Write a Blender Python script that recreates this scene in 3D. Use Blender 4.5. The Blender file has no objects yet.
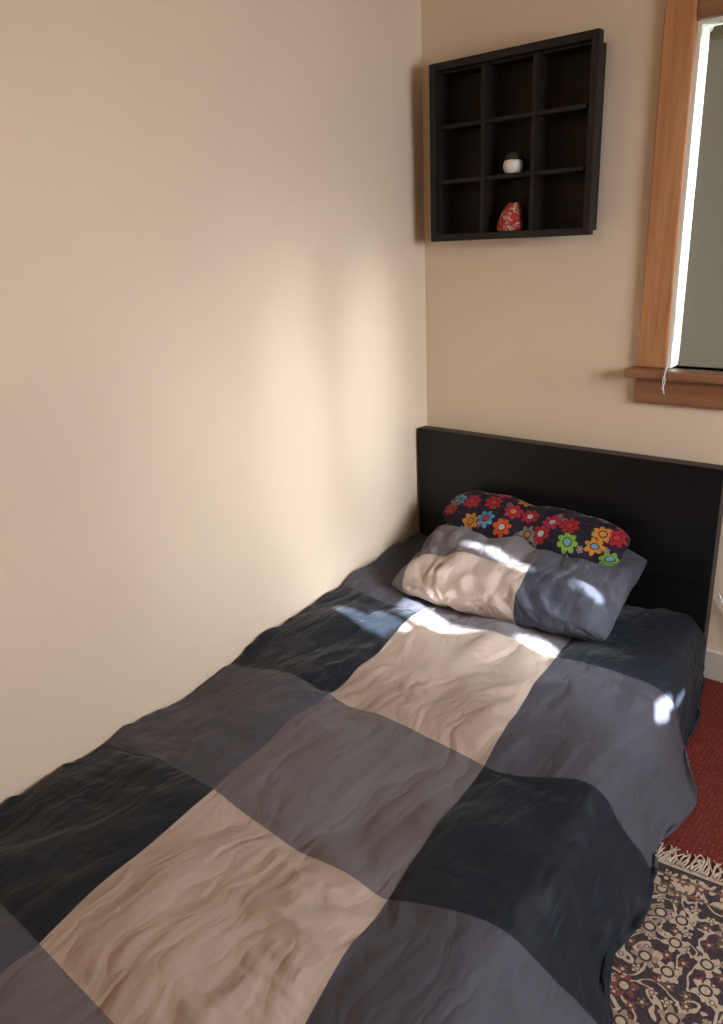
import bpy, bmesh, math, random
import numpy as np
from mathutils import Vector, Matrix, noise
random.seed(3)
F=0.294   # floor level in the working frame; everything is shifted down by this at the end
scn=bpy.context.scene
scn.view_settings.view_transform='Standard'

# ------------------------------------------------------------------ helpers
class NT:
    def __init__(s,name):
        s.m=bpy.data.materials.new(name); s.m.use_nodes=True
        s.t=s.m.node_tree; s.b=s.t.nodes['Principled BSDF']
    def n(s,typ,ins=None,**kw):
        nd=s.t.nodes.new(typ)
        for k,v in kw.items(): setattr(nd,k,v)
        for k,v in (ins or {}).items(): s.set(nd.inputs[k],v)
        return nd
    def set(s,inp,v):
        if isinstance(v,bpy.types.NodeSocket): s.t.links.new(v,inp)
        else: inp.default_value=v
    def math(s,op,a,b=0.0,c=0.0):
        nd=s.t.nodes.new('ShaderNodeMath'); nd.operation=op
        s.set(nd.inputs[0],a); s.set(nd.inputs[1],b); s.set(nd.inputs[2],c)
        return nd.outputs[0]
    def mix(s,f,a,b,blend='MIX'):
        nd=s.t.nodes.new('ShaderNodeMix'); nd.data_type='RGBA'; nd.blend_type=blend
        s.set(nd.inputs[0],f)
        s.set(nd.inputs[6],a if isinstance(a,bpy.types.NodeSocket) else (*a,1))
        s.set(nd.inputs[7],b if isinstance(b,bpy.types.NodeSocket) else (*b,1))
        return nd.outputs[2]
    def ramp(s,f,stops,interp='LINEAR'):
        nd=s.t.nodes.new('ShaderNodeValToRGB'); cr=nd.color_ramp; cr.interpolation=interp
        while len(cr.elements)<len(stops): cr.elements.new(0.5)
        for e,(p,c) in zip(cr.elements,stops):
            e.position=p; e.color=(*c,1)
        s.set(nd.inputs[0],f); return nd.outputs[0]
    def base(s,col,rough=0.6,spec=0.5):
        s.set(s.b.inputs['Base Color'],col if isinstance(col,bpy.types.NodeSocket) else (*col,1))
        s.set(s.b.inputs['Roughness'],rough); s.b.inputs['Specular IOR Level'].default_value=spec
    def bump(s,h,strength=0.2,dist=0.01,prev=None):
        nd=s.t.nodes.new('ShaderNodeBump'); nd.inputs['Strength'].default_value=strength
        nd.inputs['Distance'].default_value=dist; s.set(nd.inputs['Height'],h)
        if prev: s.set(nd.inputs['Normal'],prev)
        s.set(s.b.inputs['Normal'],nd.outputs[0]); return nd.outputs[0]

def paint(name,col,rough=0.55,scale=60,strength=0.12,spec=0.3,var=0.04):
    t=NT(name); co=t.n('ShaderNodeTexCoord').outputs['Object']
    big=t.n('ShaderNodeTexNoise',{'Vector':co,'Scale':2.2,'Detail':3.0}).outputs[0]
    c2=tuple(max(0,c*(1-var*3)) for c in col)
    t.base(t.mix(big,c2,col),rough,spec)
    f=t.n('ShaderNodeTexNoise',{'Vector':co,'Scale':float(scale),'Detail':4.0}).outputs[0]
    t.bump(f,strength,0.004); return t.m

def wood(name,c1,c2,rough=0.35,axis='Z',scale=18,spec=0.5):
    t=NT(name); co=t.n('ShaderNodeTexCoord').outputs['Object']
    sc={'X':(0.06,1,1),'Y':(1,0.06,1),'Z':(1,1,0.06)}[axis]
    mp=t.n('ShaderNodeMapping',{'Vector':co,'Scale':sc}).outputs[0]
    n1=t.n('ShaderNodeTexNoise',{'Vector':mp,'Scale':float(scale*3),'Detail':6.0,'Distortion':0.6}).outputs[0]
    t.base(t.ramp(n1,[(0.3,c1),(0.7,c2)]),rough,spec)
    t.bump(n1,0.15,0.002); return t.m

def finish(me,name,mat=None,parent=None,smooth=False,center=True):
    ob=bpy.data.objects.new(name,me); scn.collection.objects.link(ob)
    if mat: me.materials.append(mat)
    if center:
        co=np.array([v.co for v in me.vertices]); c=Vector((co.min(0)+co.max(0))/2)
        me.transform(Matrix.Translation(-c)); ob.location=c
    if smooth:
        for p in me.polygons: p.use_smooth=True
    if parent: ob.parent=parent
    return ob
def empty(name,loc=(0,0,0)):
    e=bpy.data.objects.new(name,None); e.empty_display_size=0.05; e.location=loc
    scn.collection.objects.link(e); return e
def add_box(bm,x0,x1,y0,y1,z0,z1):
    vs=[bm.verts.new((x,y,z)) for x in (x0,x1) for y in (y0,y1) for z in (z0,z1)]
    for f in ((0,1,3,2),(4,6,7,5),(0,4,5,1),(2,3,7,6),(0,2,6,4),(1,5,7,3)):
        bm.faces.new([vs[i] for i in f])
def boxes(name,lst,mat,parent=None,bevel=0.0,seg=2):
    bm=bmesh.new()
    for b in lst: add_box(bm,*b)
    bmesh.ops.recalc_face_normals(bm,faces=bm.faces)
    me=bpy.data.meshes.new(name); bm.to_mesh(me); bm.free()
    ob=finish(me,name,mat,parent)
    if bevel:
        m=ob.modifiers.new('bevel','BEVEL'); m.width=bevel; m.segments=seg; m.limit_method='ANGLE'
    return ob
def setparent_keep(ob,par):
    ob.parent=par; ob.location=ob.location-par.location
def lathe(name,prof,loc,mat,parent=None,seg=32,fn=None):
    vs=[];fs=[]
    for i,(r,z) in enumerate(prof):
        for k in range(seg):
            a=2*math.pi*k/seg; rr=r*(fn(a,i/(len(prof)-1)) if fn else 1)
            vs.append((rr*math.cos(a),rr*math.sin(a),z))
    for i in range(len(prof)-1):
        for k in range(seg):
            k2=(k+1)%seg; fs.append((i*seg+k,i*seg+k2,(i+1)*seg+k2,(i+1)*seg+k))
    fs.append(tuple(range(seg))[::-1]); fs.append(tuple((len(prof)-1)*seg+k for k in range(seg)))
    me=bpy.data.meshes.new(name); me.from_pydata(vs,[],fs); me.update()
    ob=finish(me,name,mat,parent,True,center=False); ob.location=loc; return ob

# ------------------------------------------------------------------ room
M_wall=paint('cream_wall_paint',(0.73,0.60,0.455),0.5,90,0.18,0.35)
M_ceil=paint('ceiling_paint',(0.6,0.53,0.43),0.8)
M_trimw=paint('white_trim_paint',(0.6,0.55,0.47),0.4,30,0.05)
RX=3.0; RY=-3.9; H=2.72; WT=0.13
# window opening in back wall
wx0,wx1,wz0,wz1=0.852,1.75,1.257,2.137
boxes('wall_back',[(-WT,wx0,0,WT,F,H),(wx1,RX+WT,0,WT,F,H),(wx0,wx1,0,WT,F,wz0),(wx0,wx1,0,WT,wz1,H)],M_wall)
boxes('wall_left',[(-WT,0,RY,0,F,H)],M_wall)
boxes('wall_front',[(-WT,RX+WT,RY-WT,RY,F,H)],M_wall)
# right wall with second window
by0,by1,bz0,bz1=-1.9,-0.62,1.15,2.38
boxes('wall_right',[(RX,RX+WT,RY,by0,F,H),(RX,RX+WT,by1,0,F,H),(RX,RX+WT,by0,by1,F,bz0),(RX,RX+WT,by0,by1,bz1,H)],M_wall)
boxes('ceiling',[(-WT,RX+WT,RY-WT,WT,H,H+0.06)],M_ceil)
# carpet
t=NT('red_carpet'); co=t.n('ShaderNodeTexCoord').outputs['Object']
v=t.n('ShaderNodeTexVoronoi',{'Vector':co,'Scale':95.0,'Randomness':0.35})
n2=t.n('ShaderNodeTexNoise',{'Vector':co,'Scale':300.0,'Detail':3.0}).outputs[0]
c=t.ramp(v.outputs['Distance'],[(0.1,(0.30,0.09,0.06)),(0.35,(0.16,0.028,0.020)),(0.7,(0.09,0.013,0.011))])
c=t.mix(n2,c,(0.125,0.026,0.018)); t.base(c,0.95,0.1); t.bump(v.outputs['Distance'],0.6,0.004)
boxes('floor',[(-WT,RX+WT,RY-WT,WT,F-0.05,F)],t.m)
boxes('baseboard_back',[(0,RX,-0.018,-0.0005,F,F+0.10)],M_trimw,bevel=0.004)
boxes('baseboard_left',[(0.0005,0.004,RY,-2.4,F,F+0.10)],M_trimw)
boxes('baseboard_right',[(RX-0.018,RX-0.0005,RY,-0.02,F,F+0.10)],M_trimw,bevel=0.004)

# ------------------------------------------------------------------ back window
M_wood=wood('varnished_pine',(0.36,0.15,0.06),(0.52,0.26,0.12),0.28,'Z')
M_woodx=wood('varnished_pine_x',(0.21,0.09,0.045),(0.32,0.155,0.08),0.35,'X')
M_sash=paint('white_sash',(0.80,0.80,0.70),0.4,30,0.05)
win=empty('window_1',(1.3,0,1.7))
def W(name,l,m,b=0.0):
    o=boxes(name,l,m,None,b); setparent_keep(o,win); return o
cp=-0.022
W('casing_left',[(wx0-0.08,wx0+0.004,cp,-0.0005,wz0,wz1+0.085)],M_wood,0.006)
W('casing_right',[(wx1-0.004,wx1+0.08,cp,-0.0005,wz0,wz1+0.085)],M_wood,0.006)
W('casing_top',[(wx0+0.004,wx1-0.004,cp,-0.0005,wz1-0.004,wz1+0.085)],M_woodx,0.006)
W('stool',[(wx0-0.10,wx1+0.10,-0.065,0.10,wz0-0.026,wz0)],M_woodx,0.006)
W('apron',[(wx0-0.082,wx1+0.082,-0.022,-0.0005,wz0-0.105,wz0-0.026)],M_woodx,0.004)
W('jambs',[(wx0,wx0+0.012,0.0,WT-0.002,wz0,wz1),(wx1-0.012,wx1,0.0,WT-0.002,wz0,wz1),(wx0+0.012,wx1-0.012,0.0,WT-0.002,wz1-0.012,wz1)],M_sash)
W('sash',[(wx0+0.012,wx0+0.042,0.085,0.12,wz0,wz1-0.012),(wx1-0.042,wx1-0.012,0.085,0.12,wz0,wz1-0.012),
          (wx0+0.042,wx1-0.042,0.085,0.12,wz0,wz0+0.035),(wx0+0.042,wx1-0.042,0.085,0.12,wz1-0.05,wz1-0.012)],M_sash,0.003)
t=NT('window_glass'); 
tr=t.n('ShaderNodeBsdfTransparent'); gl=t.n('ShaderNodeBsdfGlossy',{'Roughness':0.02})
mx=t.n('ShaderNodeMixShader',{0:0.06}); t.t.links.new(tr.outputs[0],mx.inputs[1]); t.t.links.new(gl.outputs[0],mx.inputs[2])
t.t.links.new(mx.outputs[0],t.t.nodes['Material Output'].inputs[0]); M_glass=t.m
W('glass_pane',[(wx0+0.042,wx1-0.042,0.100,0.104,wz0+0.035,wz1-0.05)],M_glass)
# roller blind
t=NT('blind_fabric'); co=t.n('ShaderNodeTexCoord').outputs['Object']
n1=t.n('ShaderNodeTexNoise',{'Vector':co,'Scale':400.0}).outputs[0]
t.base(t.mix(n1,(0.23,0.23,0.185),(0.30,0.30,0.245)),0.8,0.2); t.bump(n1,0.2,0.001)
M_blind=t.m
bl=empty('roller_blind',(1.3,0.01,1.7))
def B(name,l,m,b=0.0):
    o=boxes(name,l,m,None,b); setparent_keep(o,bl); return o
B('blind_sheet',[(wx0+0.030,wx1-0.03,0.012,0.0135,wz0+0.022,wz1-0.03)],M_blind)
B('bottom_bar',[(wx0+0.030,wx1-0.03,0.006,0.020,wz0+0.006,wz0+0.024)],M_blind,0.004)
rl=lathe('roller_tube',[(0.018,-0.41),(0.018,0.41)],(0,0.012,wz1-0.035-1.7),M_blind,bl,24); rl.rotation_euler=(0,math.pi/2,0)
M_cord=paint('cord_white',(0.75,0.78,0.78),0.5)
cu=bpy.data.curves.new('pull_cord','CURVE'); cu.dimensions='3D'; cu.bevel_depth=0.0013
for k in range(2):
    pts=[(wx0+0.03+0.006*k,-0.028,wz0+0.25),(wx0+0.025+0.004*k,-0.07,wz0+0.02),(wx0+0.02,-0.073,wz0-0.01),(wx0+0.026-0.01*k,-0.073,wz0-0.03),(wx0+0.016+0.008*k,-0.073,wz0-0.05-0.012*k)]
    sp=cu.splines.new('NURBS'); sp.points.add(len(pts)-1); sp.order_u=3; sp.use_endpoint_u=True
    for q,pp in zip(sp.points,pts): q.co=(pp[0]-1.3,pp[1]-0.01,pp[2]-1.7,1)
cu.materials.append(M_cord); co_=bpy.data.objects.new('pull_cord',cu); scn.collection.objects.link(co_); co_.parent=bl

# right-hand window (out of frame, lights the room)
win2=empty('window_2',(RX,-1.3,1.7))
def W2(name,l,m,b=0.0):
    o=boxes(name,l,m,None,b); setparent_keep(o,win2)
W2('casing',[(RX-0.022,RX-0.0005,by0-0.08,by0,bz0,bz1+0.08),(RX-0.022,RX-0.0005,by1,by1+0.08,bz0,bz1+0.08),(RX-0.022,RX-0.0005,by0,by1,bz1,bz1+0.08)],M_wood,0.005)
W2('stool',[(RX-0.06,RX+0.08,by0-0.1,by1+0.1,bz0-0.026,bz0)],M_wood,0.005)
# unseen sheet added here, with gaps shaped to cast sun flecks on the bed
SD=Vector((-1.0,0.1667,-0.604))
holes=[((0.395,-0.560,0.56),0.12,0.056),((0.52,-0.56,0.57),0.08,0.030),((0.235,-0.70,0.55),0.12,0.024),((0.30,-0.66,0.55),0.08,0.036),
       ((0.42,-0.35,0.70),0.13,0.014),((0.56,-0.37,0.70),0.07,0.016),((0.745,-0.530,0.55),0.075,0.030),((0.80,-0.38,0.66),0.07,0.024),((1.09,-0.53,0.47),0.045,0.060),((1.10,-0.42,0.45),0.022,0.045)]
hx=RX+0.02; hl=[]
for (p,a,b) in holes:
    k=(hx-p[0]); hl.append((p[1]-0.1667*k,p[2]+0.604*k,b,a*0.604))
bm=bmesh.new(); st=0.006; ny=int((by1-by0)/st); nz=int((bz1-bz0)/st); gv={}
def gvx(i,j):
    if (i,j) not in gv: gv[(i,j)]=bm.verts.new((hx,by0+(by1-by0)*i/ny,bz0+(bz1-bz0)*j/nz))
    return gv[(i,j)]
for i in range(ny):
    for j in range(nz):
        y=by0+(by1-by0)*(i+.5)/ny; z=bz0+(bz1-bz0)*(j+.5)/nz
        wob=0.45*noise.noise(Vector((y*30,z*30,1)))
        if any(((y-c[0])/c[2])**2+((z-c[1])/c[3])**2<1+wob*2 for c in hl): continue
        bm.faces.new((gvx(i,j),gvx(i+1,j),gvx(i+1,j+1),gvx(i,j+1)))
me=bpy.data.meshes.new('sun_fleck_mask'); bm.to_mesh(me); bm.free()
wb=finish(me,'sun_fleck_mask',M_blind,None); setparent_keep(wb,win2)

# ------------------------------------------------------------------ bed frame / headboard / mattress
M_black=wood('black_brown_veneer',(0.004,0.004,0.0045),(0.008,0.008,0.009),0.38,'X',10,0.25)
bed=empty('bed_frame',(0.54,-1.1,F))
def BD(name,l,m,b=0.0):
    o=boxes(name,l,m,None,b); setparent_keep(o,bed)
BD('headboard',[(0.012,1.062,-0.080,-0.030,F,0.997)],M_black,0.003)
BD('side_rails',[(0.02,0.045,-2.10,-0.08,F+0.03,F+0.10),(1.02,1.045,-2.10,-0.08,F+0.03,F+0.10)],M_black,0.003)
BD('footboard',[(0.015,1.05,-2.14,-2.10,F,F+0.11)],M_black,0.003)
BD('slats',[(0.045,1.02,-0.2-0.19*k,-0.12-0.19*k,F+0.03,F+0.05) for k in range(10)],M_black)
M_sheet=paint('white_cotton',(0.62,0.6,0.58),0.85,200,0.1)
boxes('mattress',[(0.07,1.00,-2.09,-0.09,F+0.052,0.42)],M_sheet,None,0.03,4)

# ------------------------------------------------------------------ duvet
def n3(x,y,z): return noise.noise(Vector((x,y,z)))
def XL(y): return 0.335+(-0.57-y)*0.125
ycut=2.10
def drape(d,R,phi):
    q=R*(math.pi/2-phi)
    if d<=0: return d,0.0
    if d<q: return R*math.sin(d/R), -R*(1-math.cos(d/R))
    a=math.pi/2-phi
    return R*math.sin(a)+(d-q)*math.sin(phi), -R*(1-math.cos(a))-(d-q)*math.cos(phi)
zl_pts=([-2.3,-1.745,-1.4,-0.934,-0.5,-0.1],[0.445,0.455,0.468,0.51,0.56,0.58])
NX,NY=190,280
T=np.zeros((NY,NX,3)); UV=np.zeros((NY,NX,2))
for j in range(NY):
    yf=-0.088-(j/(NY-1))*2.30
    xh=XL(yf)+0.975+0.01*math.sin(yf*9)
    xe=0.975+0.085*min(-yf,1.6)
    zl=float(np.interp(yf,*zl_pts)); zc=0.535
    ph=0.28+0.30*min(1,max(0,(-yf-0.3)/0.9))
    for i in range(NX):
        xf=0.014+(xh-0.014)*i/(NX-1)
        hx_,vx=drape(xf-xe,0.080,ph+0.12*math.sin(yf*7.0)+0.09*math.sin(yf*17))
        hy,vy=drape(-yf-ycut,0.07,0.15)
        x=xe+hx_; y=-(ycut+hy)
        w=min(1,max(0,(xf-0.0)/0.30)); w=w*w*(3-2*w)
        z=zl*(1-w)+zc*w
        u=xf-XL(yf)
        puff=0.028*n3(xf*3.1,yf*3.1,2.0)+0.022*n3(xf*6,yf*6,5.0)
        dip=0
        for sx in (0.0,0.47): dip+=math.exp(-((u-sx)/0.020)**2)
        for sy in (-0.545,-1.04,-1.475,-1.91): dip+=math.exp(-((yf-sy)/0.020)**2)
        z+=puff-0.006*min(dip,1)
        z+=vx+vy
        z=max(z,F+0.03)
        T[j,i]=(x,y,z)
        UV[j,i]=(u, yf-0.28*max(0,xf-0.9))
def dist(A,B): return np.linalg.norm(B-A,axis=-1)
ex=np.zeros((NY,NX)); ey=np.zeros((NY,NX)); seed=np.zeros((NY,NX))
for j in range(NY):
    for i in range(NX):
        x,y=i*0.0076,j*0.0082
        ex[j,i]=0.036+0.080*n3(x*4,y*3,11.)
        ey[j,i]=0.032+0.080*n3(x*3,y*4,23.)
        a=x*0.80+y*0.60; b=-x*0.60+y*0.80
        wx=0.25*n3(x*3,y*3,7.); wy=0.3*n3(x*2.5,y*2.5,17.)
        # sparse, directional creases of mixed size rather than an even texture
        m1=max(0,n3(x*2.2,y*2.2,31.)+0.25); m2=max(0,n3(x*2.6,y*2.2,41.)+0.22)
        r1=1-abs(n3((a+wx)*9,(b+wy)*2.4,1.))*3.4; r2=1-abs(n3((a+wy)*2.4,(b+wx)*8.5,4.))*3.4
        seed[j,i]=0.026*max(r1,0)**2*m1*1.8+0.026*max(r2,0)**2*m2*1.8+0.012*n3((a+wx)*12,b*5,5.)+0.005*n3(x*30,y*30,9.)
ex=np.clip(ex,0.0,0.10); ey=np.clip(ey,0.0,0.10)
Lx=dist(T[:,:-1],T[:,1:])*(1+ex[:,:-1]); Ly=dist(T[:-1],T[1:])*(1+ey[:-1])
exy=(ex+ey)/2
L1=dist(T[:-1,:-1],T[1:,1:])*(1+exy[:-1,:-1]); L2=dist(T[:-1,1:],T[1:,:-1])*(1+exy[:-1,:-1])
gx=np.gradient(T,axis=1); gy=np.gradient(T,axis=0); N=np.cross(gy,gx); N/=np.linalg.norm(N,axis=-1,keepdims=True)
N*=np.sign(N[:,:,2:3]+1e-6)
P=T+N*seed[:,:,None]
def proj(A,B,L,k):
    d=B-A; l=np.linalg.norm(d,axis=-1)+1e-9
    c=(k*0.5*(l-L)/l)[:,:,None]*d
    A+=c; B-=c
NIT=220
for it in range(NIT):
    for s in (0,1):
        m=(NX-s)//2
        proj(P[:,s:s+2*m:2],P[:,s+1:s+1+2*m:2],Lx[:,s:s+2*m:2],0.9)
        m=(NY-s)//2
        proj(P[s:s+2*m:2],P[s+1:s+1+2*m:2],Ly[s:s+2*m:2],0.9)
    for s in (0,1):
        A=P[s:NY-1:2,:-1]; Bq=P[s+1:NY:2,1:]; n_=min(len(A),len(Bq)); proj(A[:n_],Bq[:n_],L1[s:NY-1:2][:n_],0.5)
        A=P[s:NY-1:2,1:]; Bq=P[s+1:NY:2,:-1]; n_=min(len(A),len(Bq)); proj(A[:n_],Bq[:n_],L2[s:NY-1:2][:n_],0.5)
    lap=(P[2:,1:-1]+P[:-2,1:-1]+P[1:-1,2:]+P[1:-1,:-2])/4-P[1:-1,1:-1]
    P[1:-1,1:-1]+=0.185*lap
    D=T-P; P+=0.003*D
    dn=((P-T)*N).sum(-1); low=np.minimum(dn+0.012,0); P-=N*low[:,:,None]
    hi=np.maximum(dn-0.030,0); P-=N*(hi*0.5)[:,:,None]
    P[:,:,0]=np.maximum(P[:,:,0],0.012)
P[:,:,2]=np.maximum(P[:,:,2],F+0.022)
P[:,:,1]=np.minimum(P[:,:,1],-0.084)
verts=P.reshape(-1,3).tolist()
faces=[(j*NX+i,(j+1)*NX+i,(j+1)*NX+i+1,j*NX+i+1) for j in range(NY-1) for i in range(NX-1)]
me=bpy.data.meshes.new('duvet'); me.from_pydata(verts,[],faces); me.update()
uvl=me.uv_layers.new(name='UVMap'); UVf=UV.reshape(-1,2)
for lp in me.loops: uvl.data[lp.index].uv=UVf[lp.vertex_index]

BLK=(0.005,0.0085,0.015); DGR=(0.055,0.055,0.070); MGR=(0.122,0.109,0.117); TAN=(0.36,0.285,0.235)
def fabric(name,colsocket_fn,rough=0.85,wr=0.35,spec=0.2):
    t=NT(name)
    col=colsocket_fn(t)
    co=t.n('ShaderNodeTexCoord').outputs['Object']
    fine=t.n('ShaderNodeTexNoise',{'Vector':co,'Scale':900.0,'Detail':1.0}).outputs[0]
    t.base(t.mix(t.math('MULTIPLY',fine,0.3),col,(0.5,0.5,0.5),'SOFT_LIGHT'),rough,spec)
    t.b.inputs['Sheen Weight'].default_value=0.08
    t.b.inputs['Sheen Roughness'].default_value=0.4
    w=t.n('ShaderNodeTexNoise',{'Vector':co,'Scale':5.0,'Detail':2.0}).outputs[1]
    vv=t.n('ShaderNodeVectorMath',{0:co},operation='ADD'); 
    sc=t.n('ShaderNodeVectorMath',{0:w},operation='SCALE'); sc.inputs['Scale'].default_value=0.12
    t.t.links.new(sc.outputs[0],vv.inputs[1])
    def crease(rot,s,scl):
        mp=t.n('ShaderNodeMapping',{'Vector':vv.outputs[0],'Rotation':(0,0,rot),'Scale':scl}).outputs[0]
        nn=t.n('ShaderNodeTexNoise',{'Vector':mp,'Scale':s,'Detail':3.0,'Roughness':0.45}).outputs[0]
        return t.math('ABSOLUTE',t.math('SUBTRACT',nn,0.5))
    a=crease(0.7,7.0,(1,0.35,1)); b=crease(-0.6,8.0,(1,0.3,1)); c=crease(1.7,14.0,(1,0.5,1))
    h=t.math('ADD',t.math('MINIMUM',a,0.12),t.math('ADD',t.math('MINIMUM',b,0.1),t.math('MULTIPLY',c,0.5)))
    b1=t.bump(h,wr,0.08)
    t.bump(fine,0.08,0.001,b1)
    return t.m
def duvet_cols(t):
    uv=t.n('ShaderNodeUVMap').outputs[0]; sp=t.n('ShaderNodeSeparateXYZ',{0:uv})
    u,v=sp.outputs[0],sp.outputs[1]
    col=t.math('ADD',t.math('GREATER_THAN',u,0.0),t.math('GREATER_THAN',u,0.47))
    row=None
    for b in (-0.545,-1.04,-1.475,-1.91):
        g=t.math('LESS_THAN',v,b); row=g if row is None else t.math('ADD',row,g)
    idx=t.math('DIVIDE',t.math('ADD',t.math('MULTIPLY_ADD',row,3.0,col),0.5),15.0)
    tab=[DGR,MGR,BLK, BLK,TAN,DGR, DGR,MGR,BLK, BLK,TAN,DGR, DGR,MGR,BLK]
    return t.ramp(idx,[(k/15.0,c) for k,c in enumerate(tab)],'CONSTANT')
M_duvet=fabric('patchwork_cotton',duvet_cols,rough=0.66,wr=0.45,spec=0.25)
duvet=finish(me,'duvet',M_duvet,None,True)
m=duvet.modifiers.new('solid','SOLIDIFY'); m.thickness=0.010; m.offset=-1
m=duvet.modifiers.new('sub','SUBSURF'); m.levels=1; m.render_levels=1

# ------------------------------------------------------------------ pillows
def pillow(name,w,h,th,mat,nx=90,ny=60,pinch=0.0,wr=0.006,seedz=0.0,edge=0.045,rnd=0.0):
    vs=[];uv=[]
    def prof(u,v):
        au,av=abs(u),abs(v)
        return max(0,(1-au**3.2))**0.5*max(0,(1-av**2.8))**0.5
    def pt(i,j,side):
        u=-1+2*i/nx; v=-1+2*j/ny
        e=prof(u,v)
        x=u*w/2*(1-edge*(1-v*v)*(abs(u)**3)); y=v*h/2*(1-edge*1.6*(1-u*u)*abs(v)**3)
        if rnd:
            x*=1-rnd*0.30*abs(v)**4*abs(u)**4; y*=1-rnd*0.75*abs(u)**5*abs(v)
        y*=1-pinch*math.exp(-(u/0.16)**2)*0.55
        t=th/2*e*(1-pinch*math.exp(-(u/0.14)**2))
        r=n3(x*9,y*9,seedz+side)*wr*2.2+n3(x*20+3*n3(x*4,y*4,2),y*20,seedz+2*side)*wr
        ang=math.atan2(v,u); rad=max(abs(u),abs(v))
        r+=wr*0.9*math.sin(ang*17+4*n3(u*2,v*2,seedz))*max(0,rad-0.45)*1.6
        t+=r*min(1,e*1.6)
        return (x,y,side*t),(u*w/2,v*h/2)
    idx={}
    def gv(i,j,side):
        bnd=i in(0,nx) or j in (0,ny)
        k=(i,j,0 if bnd else side)
        if k not in idx:
            p,q=pt(i,j,side); 
            if bnd: p=(p[0],p[1],0)
            idx[k]=len(vs); vs.append(p); uv.append(q)
        return idx[k]
    fs=[]
    for i in range(nx):
        for j in range(ny):
            fs.append((gv(i,j,1),gv(i+1,j,1),gv(i+1,j+1,1),gv(i,j+1,1)))
            fs.append((gv(i,j,-1),gv(i,j+1,-1),gv(i+1,j+1,-1),gv(i+1,j,-1)))
    me=bpy.data.meshes.new(name); me.from_pydata(vs,[],fs); me.update()
    ul=me.uv_layers.new(name='UVMap')
    for lp in me.loops: ul.data[lp.index].uv=uv[lp.vertex_index]
    ob=finish(me,name,mat,None,True,center=False)
    m=ob.modifiers.new('sub','SUBSURF'); m.levels=1; m.render_levels=1
    return ob
def pil_cols(t):
    uv=t.n('ShaderNodeUVMap').outputs[0]; sp=t.n('ShaderNodeSeparateXYZ',{0:uv})
    u,v=sp.outputs[0],sp.outputs[1]
    col=t.math('GREATER_THAN',u,0.08)
    col=t.math('ADD',t.math('GREATER_THAN',u,-0.310),col)
    row=t.math('LESS_THAN',v,-0.070)
    idx=t.math('DIVIDE',t.math('ADD',t.math('MULTIPLY_ADD',row,3.0,col),0.5),6.0)
    tab=[DGR,MGR,DGR, MGR,TAN,(0.035,0.037,0.050)]
    return t.ramp(idx,[(k/6.0,c) for k,c in enumerate(tab)],'CONSTANT')
pl=pillow('pillow',0.73,0.42,0.18,fabric('patchwork_pillowcase',pil_cols,rough=0.7,wr=0.45),wr=0.010,rnd=0.10)
pl.location=(0.54,-0.300,0.632); pl.rotation_euler=(math.radians(14),math.radians(0),math.radians(4))

def flower_cols(t):
    uv=t.n('ShaderNodeUVMap').outputs[0]
    sc=t.n('ShaderNodeVectorMath',{0:uv},operation='SCALE'); sc.inputs['Scale'].default_value=14.0
    P_=sc.outputs[0]
    def layer(vec,under,rs,rad,npet,offs,greyish):
        ad=t.n('ShaderNodeVectorMath',{0:vec,1:offs},operation='ADD').outputs[0]
        v=t.n('ShaderNodeTexVoronoi',{'Vector':ad,'Scale':1.0,'Randomness':rs},voronoi_dimensions='2D')
        d=t.n('ShaderNodeVectorMath',{0:ad,1:v.outputs['Position']},operation='SUBTRACT').outputs[0]
        s=t.n('ShaderNodeSeparateXYZ',{0:d})
        ang=t.math('ARCTAN2',s.outputs[1],s.outputs[0])
        cs=t.n('ShaderNodeSeparateColor',{0:v.outputs['Color']})
        r=v.outputs['Distance']
        pet=t.math('ABSOLUTE',t.math('COSINE',t.math('MULTIPLY_ADD',ang,npet/2,t.math('MULTIPLY',cs.outputs[1],6.0))))
        rr=t.math('MULTIPLY_ADD',pet,rad*0.38,rad*0.62)
        petal=t.math('LESS_THAN',r,rr)
        hue=t.ramp(cs.outputs[0],[(0.0,(0.26,0.010,0.015)),(0.20,(0.38,0.05,0.010)),(0.32,(0.05,0.20,0.28)),(0.48,(0.28,0.012,0.045)),(0.60,(0.11,0.22,0.03)),(0.74,(0.14,0.13,0.13)),(0.86,(0.38,0.15,0.02))],'CONSTANT')
        if greyish: hue=t.ramp(cs.outputs[0],[(0.0,(0.12,0.11,0.10)),(0.3,(0.24,0.012,0.015)),(0.6,(0.09,0.16,0.04)),(0.8,(0.26,0.08,0.02))],'CONSTANT')
        c=t.mix(petal,under,hue)
        ring=t.math('LESS_THAN',r,rad*0.44); c=t.mix(ring,c,(0.03,0.01,0.02))
        cen=t.math('LESS_THAN',r,rad*0.33)
        ch=t.ramp(cs.outputs[2],[(0.0,(0.38,0.17,0.03)),(0.35,(0.3,0.025,0.025)),(0.65,(0.33,0.31,0.27)),(0.85,(0.08,0.19,0.22))],'CONSTANT')
        return t.mix(cen,c,ch)
    base=layer(P_,(0.010,0.007,0.015),0.8,0.17,6.0,(7.3,2.1,0),True)
    return layer(P_,base,0.5,0.45,7.0,(3.0,5.0,0),False)
fp=pillow('floral_bolster_pillow',0.65,0.185,0.105,fabric('floral_cotton',flower_cols,wr=0.2),80,40,pinch=0.26,wr=0.005,seedz=3.3,edge=0.01,rnd=0.45)
fp.location=(0.528,-0.190,0.753); fp.rotation_euler=(math.radians(30),math.radians(1.5),math.radians(-2))

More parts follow.
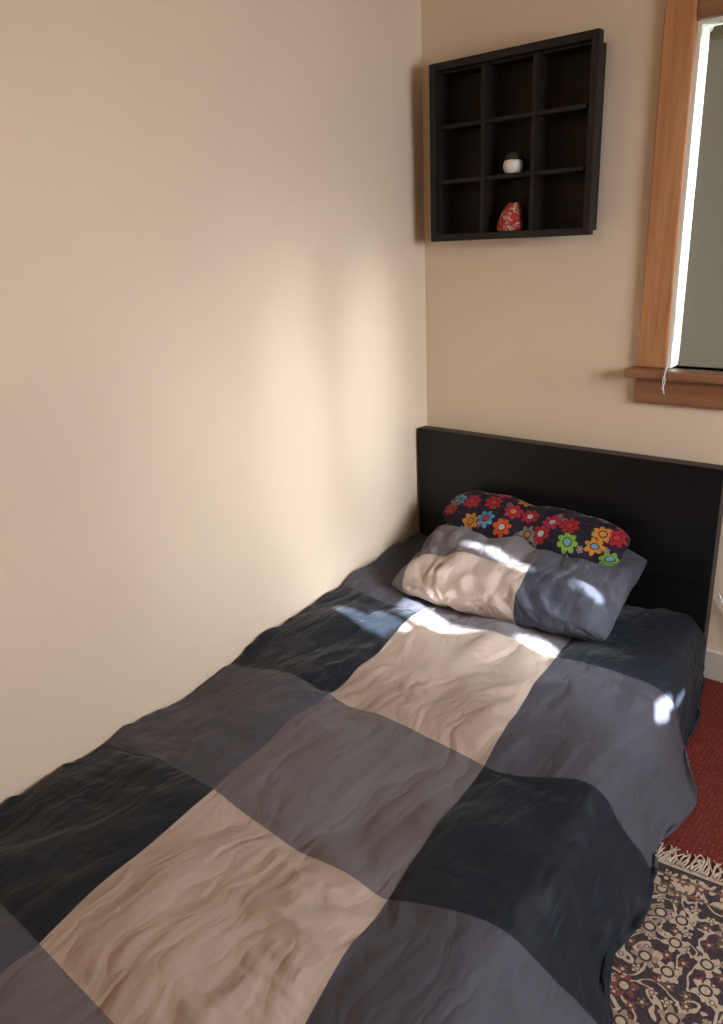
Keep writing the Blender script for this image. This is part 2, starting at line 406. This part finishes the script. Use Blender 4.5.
# ------------------------------------------------------------------ shadow-box shelf
M_shelf=wood('black_stained_wood',(0.007,0.006,0.0055),(0.014,0.011,0.010),0.5,'Z',12,0.3)
M_shelfi=wood('black_stained_wood_inner',(0.007,0.005,0.0045),(0.015,0.010,0.008),0.6,'X',12,0.3)
sh=empty('wall_display_shelf',(0.365,-0.05,1.89))
def S(name,l,m,b=0.0):
    o=boxes(name,l,m,None,b); setparent_keep(o,sh)
sx0,sx1,sz0,sz1=0.094,0.636,1.634,2.144
yf0,yf1=-0.100,-0.070; fw=0.021
S('front_frame',[(sx0,sx0+fw,yf0,yf1,sz0,sz1),(sx1-fw,sx1,yf0,yf1,sz0,sz1),(sx0+fw,sx1-fw,yf0,yf1,sz1-fw,sz1),(sx0+fw,sx1-fw,yf0,yf1,sz0,sz0+fw)],M_shelf,0.002)
i0,i1,k0,k1=sx0+0.012,sx1-0.020,sz0+0.012,sz1-0.018
S('rear_box',[(i0,i0+0.009,yf1,-0.001,k0,k1),(i1-0.009,i1,yf1,-0.001,k0,k1),(i0+0.009,i1-0.009,yf1,-0.001,k1-0.009,k1),(i0+0.009,i1-0.009,yf1,-0.001,k0,k0+0.009)],M_shelf,0.001)
S('back_panel',[(i0+0.009,i1-0.009,-0.008,-0.002,k0+0.009,k1-0.009)],M_shelfi)
iw=(sx1-sx0-2*fw); ih=(sz1-sz0-2*fw); dt=0.012
xs=[sx0+fw+iw*k/3 for k in (1,2)]; zs=[sz0+fw+ih*k/3 for k in (1,2)]
S('vertical_dividers',[(x-dt/2,x+dt/2,yf0+0.006,-0.008,k0+0.009,k1-0.009) for x in xs],M_shelfi,0.001)
hz=[]
edges=[i0+0.009,xs[0]-dt/2,xs[0]+dt/2,xs[1]-dt/2,xs[1]+dt/2,i1-0.009]
for z in zs:
    for a,b in ((0,1),(2,3),(4,5)): hz.append((edges[a],edges[b],yf0+0.007,-0.008,z-dt/2,z+dt/2))
S('horizontal_shelves',hz,M_shelfi,0.001)
# small jar
jz=zs[0]+dt/2; jx=0.370
jar=empty('small_cactus_pot',(jx,-0.062,jz))
M_jar=paint('white_ceramic',(0.75,0.72,0.68),0.25,20,0.02,0.5)
M_dark=paint('dark_cactus',(0.03,0.04,0.025),0.8,150,0.6)
lathe('pot',[(0.018,0.0),(0.025,0.004),(0.030,0.016),(0.0305,0.026),(0.027,0.036),(0.024,0.038),(0.022,0.034)],(0,0,0.0),M_jar,jar)
lathe('cactus',[(0.021,0.033),(0.024,0.040),(0.0235,0.048),(0.017,0.056),(0.006,0.060)],(0,0,0),M_dark,jar,48,lambda a,s:1+0.07*math.cos(12*a))
# patterned pouch
t=NT('red_patterned_cloth'); co=t.n('ShaderNodeTexCoord').outputs['Object']
n1=t.n('ShaderNodeTexNoise',{'Vector':co,'Scale':38.0,'Detail':2.0,'Distortion':1.5}).outputs[0]
t.base(t.ramp(n1,[(0.0,(0.30,0.02,0.02)),(0.46,(0.42,0.03,0.025)),(0.52,(0.65,0.5,0.38)),(0.58,(0.12,0.01,0.015)),(0.64,(0.5,0.06,0.04))],'CONSTANT'),0.7)
bm=bmesh.new()
prof=[(0.036,0.028,0.0,0),(0.040,0.030,0.010,0),(0.037,0.027,0.030,0.002),(0.032,0.022,0.050,0.004),(0.027,0.016,0.064,0.006),(0.022,0.010,0.074,0.008),(0.015,0.005,0.080,0.009)]
rings=[]
for (a,b,z,o) in prof:
    r=[]
    for k in range(28):
        an=2*math.pi*k/28; q=1+0.07*math.cos(an*5+z*60)
        ca,sa=math.cos(an),math.sin(an)
        r.append(bm.verts.new((o+a*q*math.copysign(abs(ca)**0.7,ca),b*q*math.copysign(abs(sa)**0.7,sa),z)))
    rings.append(r)
for i in range(len(rings)-1):
    for k in range(28): bm.faces.new((rings[i][k],rings[i][(k+1)%28],rings[i+1][(k+1)%28],rings[i+1][k]))
bm.faces.new(rings[0][::-1]); bm.faces.new(rings[-1])
me=bpy.data.meshes.new('patterned_cloth_pouch'); bm.to_mesh(me); bm.free()
po=finish(me,'patterned_cloth_pouch',t.m,None,True,center=False); po.location=(jx-0.005,-0.062,sz0+fw+0.001)

# ------------------------------------------------------------------ rug
RW,RL=1.25,1.9
t=NT('persian_rug_wool'); co=t.n('ShaderNodeTexCoord').outputs['Object']
s=t.n('ShaderNodeSeparateXYZ',{0:co}); X_,Y_=s.outputs[0],s.outputs[1]
dx=t.math('SUBTRACT',RW/2,t.math('ABSOLUTE',X_)); dy=t.math('SUBTRACT',RL/2,t.math('ABSOLUTE',Y_))
d=t.math('MINIMUM',dx,dy)
NAVY=(0.018,0.016,0.032); CREAM=(0.54,0.44,0.32); RED=(0.20,0.045,0.038); BROWN=(0.16,0.10,0.07)
nz=t.n('ShaderNodeTexNoise',{'Vector':co,'Scale':14.0,'Detail':1.5,'Distortion':1.4}).outputs[0]
vine=t.math('LESS_THAN',t.math('ABSOLUTE',t.math('SUBTRACT',nz,0.5)),0.034)
def fl(scale,rad,npet,under,cols,offs):
    mp=t.n('ShaderNodeMapping',{'Vector':co,'Location':offs,'Scale':(scale,scale,0.0)}).outputs[0]
    v=t.n('ShaderNodeTexVoronoi',{'Vector':mp,'Scale':1.0,'Randomness':0.6},voronoi_dimensions='2D')
    dd=t.n('ShaderNodeVectorMath',{0:mp,1:v.outputs['Position']},operation='SUBTRACT').outputs[0]
    q=t.n('ShaderNodeSeparateXYZ',{0:dd}); an=t.math('ARCTAN2',q.outputs[1],q.outputs[0])
    cs=t.n('ShaderNodeSeparateColor',{0:v.outputs['Color']})
    rr=t.math('MULTIPLY_ADD',t.math('COSINE',t.math('MULTIPLY_ADD',an,npet,t.math('MULTIPLY',cs.outputs[1],6.0))),rad*0.25,rad*0.8)
    hue=t.ramp(cs.outputs[0],cols,'CONSTANT'); r=v.outputs['Distance']
    c=t.mix(t.math('LESS_THAN',r,rr),under,hue)
    c=t.mix(t.math('LESS_THAN',r,rad*0.5),c,NAVY)
    return t.mix(t.math('LESS_THAN',r,rad*0.33),c,CREAM)
g=t.mix(vine,NAVY,CREAM)
g=fl(30.0,0.32,5.0,g,[(0,BROWN),(0.3,CREAM),(0.7,RED)],(0.3,0.1,0))
g=fl(14.0,0.36,6.0,g,[(0,CREAM),(0.35,RED),(0.6,(0.34,0.26,0.19))],(0,0,0))
g2=t.mix(vine,CREAM,NAVY)
g2=fl(24.0,0.36,6.0,g2,[(0,RED),(0.4,NAVY),(0.7,BROWN)],(0.7,0.4,0))
ing=t.math('MULTIPLY',t.math('GREATER_THAN',d,0.04),t.math('LESS_THAN',d,0.075))
c=t.mix(ing,g,g2)
for (a,b,cc) in ((0,0.010,CREAM),(0.010,0.02,NAVY),(0.036,0.04,BROWN),(0.075,0.079,BROWN),(0.30,0.305,CREAM)):
    mk=t.math('MULTIPLY',t.math('GREATER_THAN',d,a),t.math('LESS_THAN',d,b)); c=t.mix(mk,c,cc)
kn=t.n('ShaderNodeTexNoise',{'Vector':co,'Scale':200.0,'Detail':2.0}).outputs[0]
c=t.mix(t.math('MULTIPLY',kn,0.6),c,(0.13,0.09,0.07))
t.base(c,0.95,0.1); t.bump(kn,0.9,0.005)
bm=bmesh.new(); add_box(bm,-RW/2,RW/2,-RL/2,RL/2,0,0.009)
bmesh.ops.recalc_face_normals(bm,faces=bm.faces); me=bpy.data.meshes.new('persian_rug'); bm.to_mesh(me); bm.free()
rug=finish(me,'persian_rug',t.m,None,False,center=False)
ang=math.radians(6)
cx_,cy_=1.08,-0.865
ctr=Vector((cx_,cy_,0))+Matrix.Rotation(ang,3,'Z')@Vector((RW/2,-RL/2,0))
rug.location=(ctr.x,ctr.y,F+0.0005); rug.rotation_euler=(0,0,ang)
cu=bpy.data.curves.new('fringe','CURVE'); cu.dimensions='3D'; cu.bevel_depth=0.0023; cu.bevel_resolution=1
for e in (1,-1):
    for k in range(340):
        x=-RW/2+RW*(k+0.5)/340+random.uniform(-.001,.001)
        sp=cu.splines.new('POLY'); n_=5; sp.points.add(n_-1); dxx=random.uniform(-.025,.025); ln=random.uniform(0.045,0.07)
        for q in range(n_):
            f=q/(n_-1); sp.points[q].co=(x+dxx*f*f+0.004*math.sin(f*5+k),e*(RL/2-0.002+ln*f),0.006*(1-f)+0.0022+0.003*random.random(),1)
            sp.points[q].radius=1-0.4*f
cu.materials.append(paint('fringe_cotton',(0.50,0.42,0.32),0.9,200,0.3))
fr=bpy.data.objects.new('fringe',cu); scn.collection.objects.link(fr); fr.parent=rug

# cable by the skirting
cu=bpy.data.curves.new('power_cable','CURVE'); cu.dimensions='3D'; cu.bevel_depth=0.003
sp=cu.splines.new('NURBS'); pts=[(1.075,-0.03,0.60),(1.10,-0.012,0.54),(1.14,-0.022,0.46),(1.22,-0.03,0.40),(1.35,-0.03,F+0.004),(1.9,-0.04,F+0.004)]
sp.points.add(len(pts)-1); sp.order_u=4; sp.use_endpoint_u=True
for q,p in zip(sp.points,pts): q.co=(*p,1)
cu.materials.append(M_cord); ob=bpy.data.objects.new('power_cable',cu); scn.collection.objects.link(ob)

# ------------------------------------------------------------------ lights
def light(name,kind,loc,energy,col,target=None,**kw):
    l=bpy.data.lights.new(name,kind); l.energy=energy; l.color=col
    for k,v in kw.items(): setattr(l,k,v)
    o=bpy.data.objects.new(name,l); o.location=loc
    if target is not None:
        o.rotation_euler=(Vector(target)-Vector(loc)).to_track_quat('-Z','Y').to_euler()
    scn.collection.objects.link(o); return o
light('sun','SUN',(5,-1,4),60.0,(0.86,0.94,1.0),None,angle=math.radians(0.5)).rotation_euler=SD.to_track_quat('-Z','Y').to_euler()
light('daylight_right_window','AREA',(RX-0.07,-1.12,1.62),38.0,(0.94,0.95,1.0),(0,-0.9,0.45),shape='RECTANGLE',size=0.95,size_y=0.9,spread=math.radians(125))
light('added_wall_beam','AREA',(RX-0.07,-1.05,1.35),1.3,(0.90,0.95,1.0),(0,-0.65,1.0),shape='RECTANGLE',size=0.3,size_y=0.6,spread=math.radians(30))  # extra lamp added to whiten the left wall
sp_=light('added_wall_streak','SPOT',(RX-0.07,-0.95,1.5),130.0,(0.90,0.95,1.0),(0,-0.32,1.16),spot_size=math.radians(21),spot_blend=0.8,shadow_soft_size=0.06); sp_.scale=(0.34,1.0,1.0)  # added spot that makes the tall bright streak near the corner
sp2=light('added_wall_streak','SPOT',(RX-0.07,-1.05,1.5),80.0,(0.90,0.95,1.0),(0,-0.68,1.02),spot_size=math.radians(27),spot_blend=0.85,shadow_soft_size=0.06); sp2.scale=(0.28,1.0,1.0)  # second added spot, for the dimmer streak farther along the wall
light('added_bed_beam','AREA',(RX-0.07,-0.90,1.9),1.5,(0.86,0.93,1.0),(0.60,-0.52,0.55),shape='RECTANGLE',size=0.25,size_y=0.25,spread=math.radians(17))  # extra lamp added to brighten the head end of the duvet
light('daylight_back_window','AREA',(1.6,0.45,1.8),38.0,(0.88,0.97,1.0),(0.8,0.0,1.65),shape='RECTANGLE',size=0.9,size_y=0.9)
light('warm_fill_light','POINT',(0.9,-2.75,2.35),15.0,(1.0,0.66,0.40),None,shadow_soft_size=0.15)  # added warm fill without a fixture, tints the upper left wall
w=bpy.data.worlds.new('sky'); scn.world=w; w.use_nodes=True
bg=w.node_tree.nodes['Background']; bg.inputs[0].default_value=(0.80,0.90,1.0,1); bg.inputs[1].default_value=3.0

# ------------------------------------------------------------------ camera
cam=bpy.data.cameras.new('camera'); cam.sensor_fit='VERTICAL'; cam.sensor_height=24; cam.lens=755/1024*24
cam.clip_start=0.02
co_=bpy.data.objects.new('camera',cam); scn.collection.objects.link(co_)
R=Matrix(((0.7735,-0.1803,0.6077),(0.6324,0.2858,-0.7201),(-0.0439,0.9412,0.3350)))
co_.matrix_world=Matrix.Translation((1.583,-2.28,1.64))@R.to_4x4()
scn.camera=co_
bpy.context.view_layer.update()
for o in scn.objects:
    if o.parent is None: o.location.z-=F
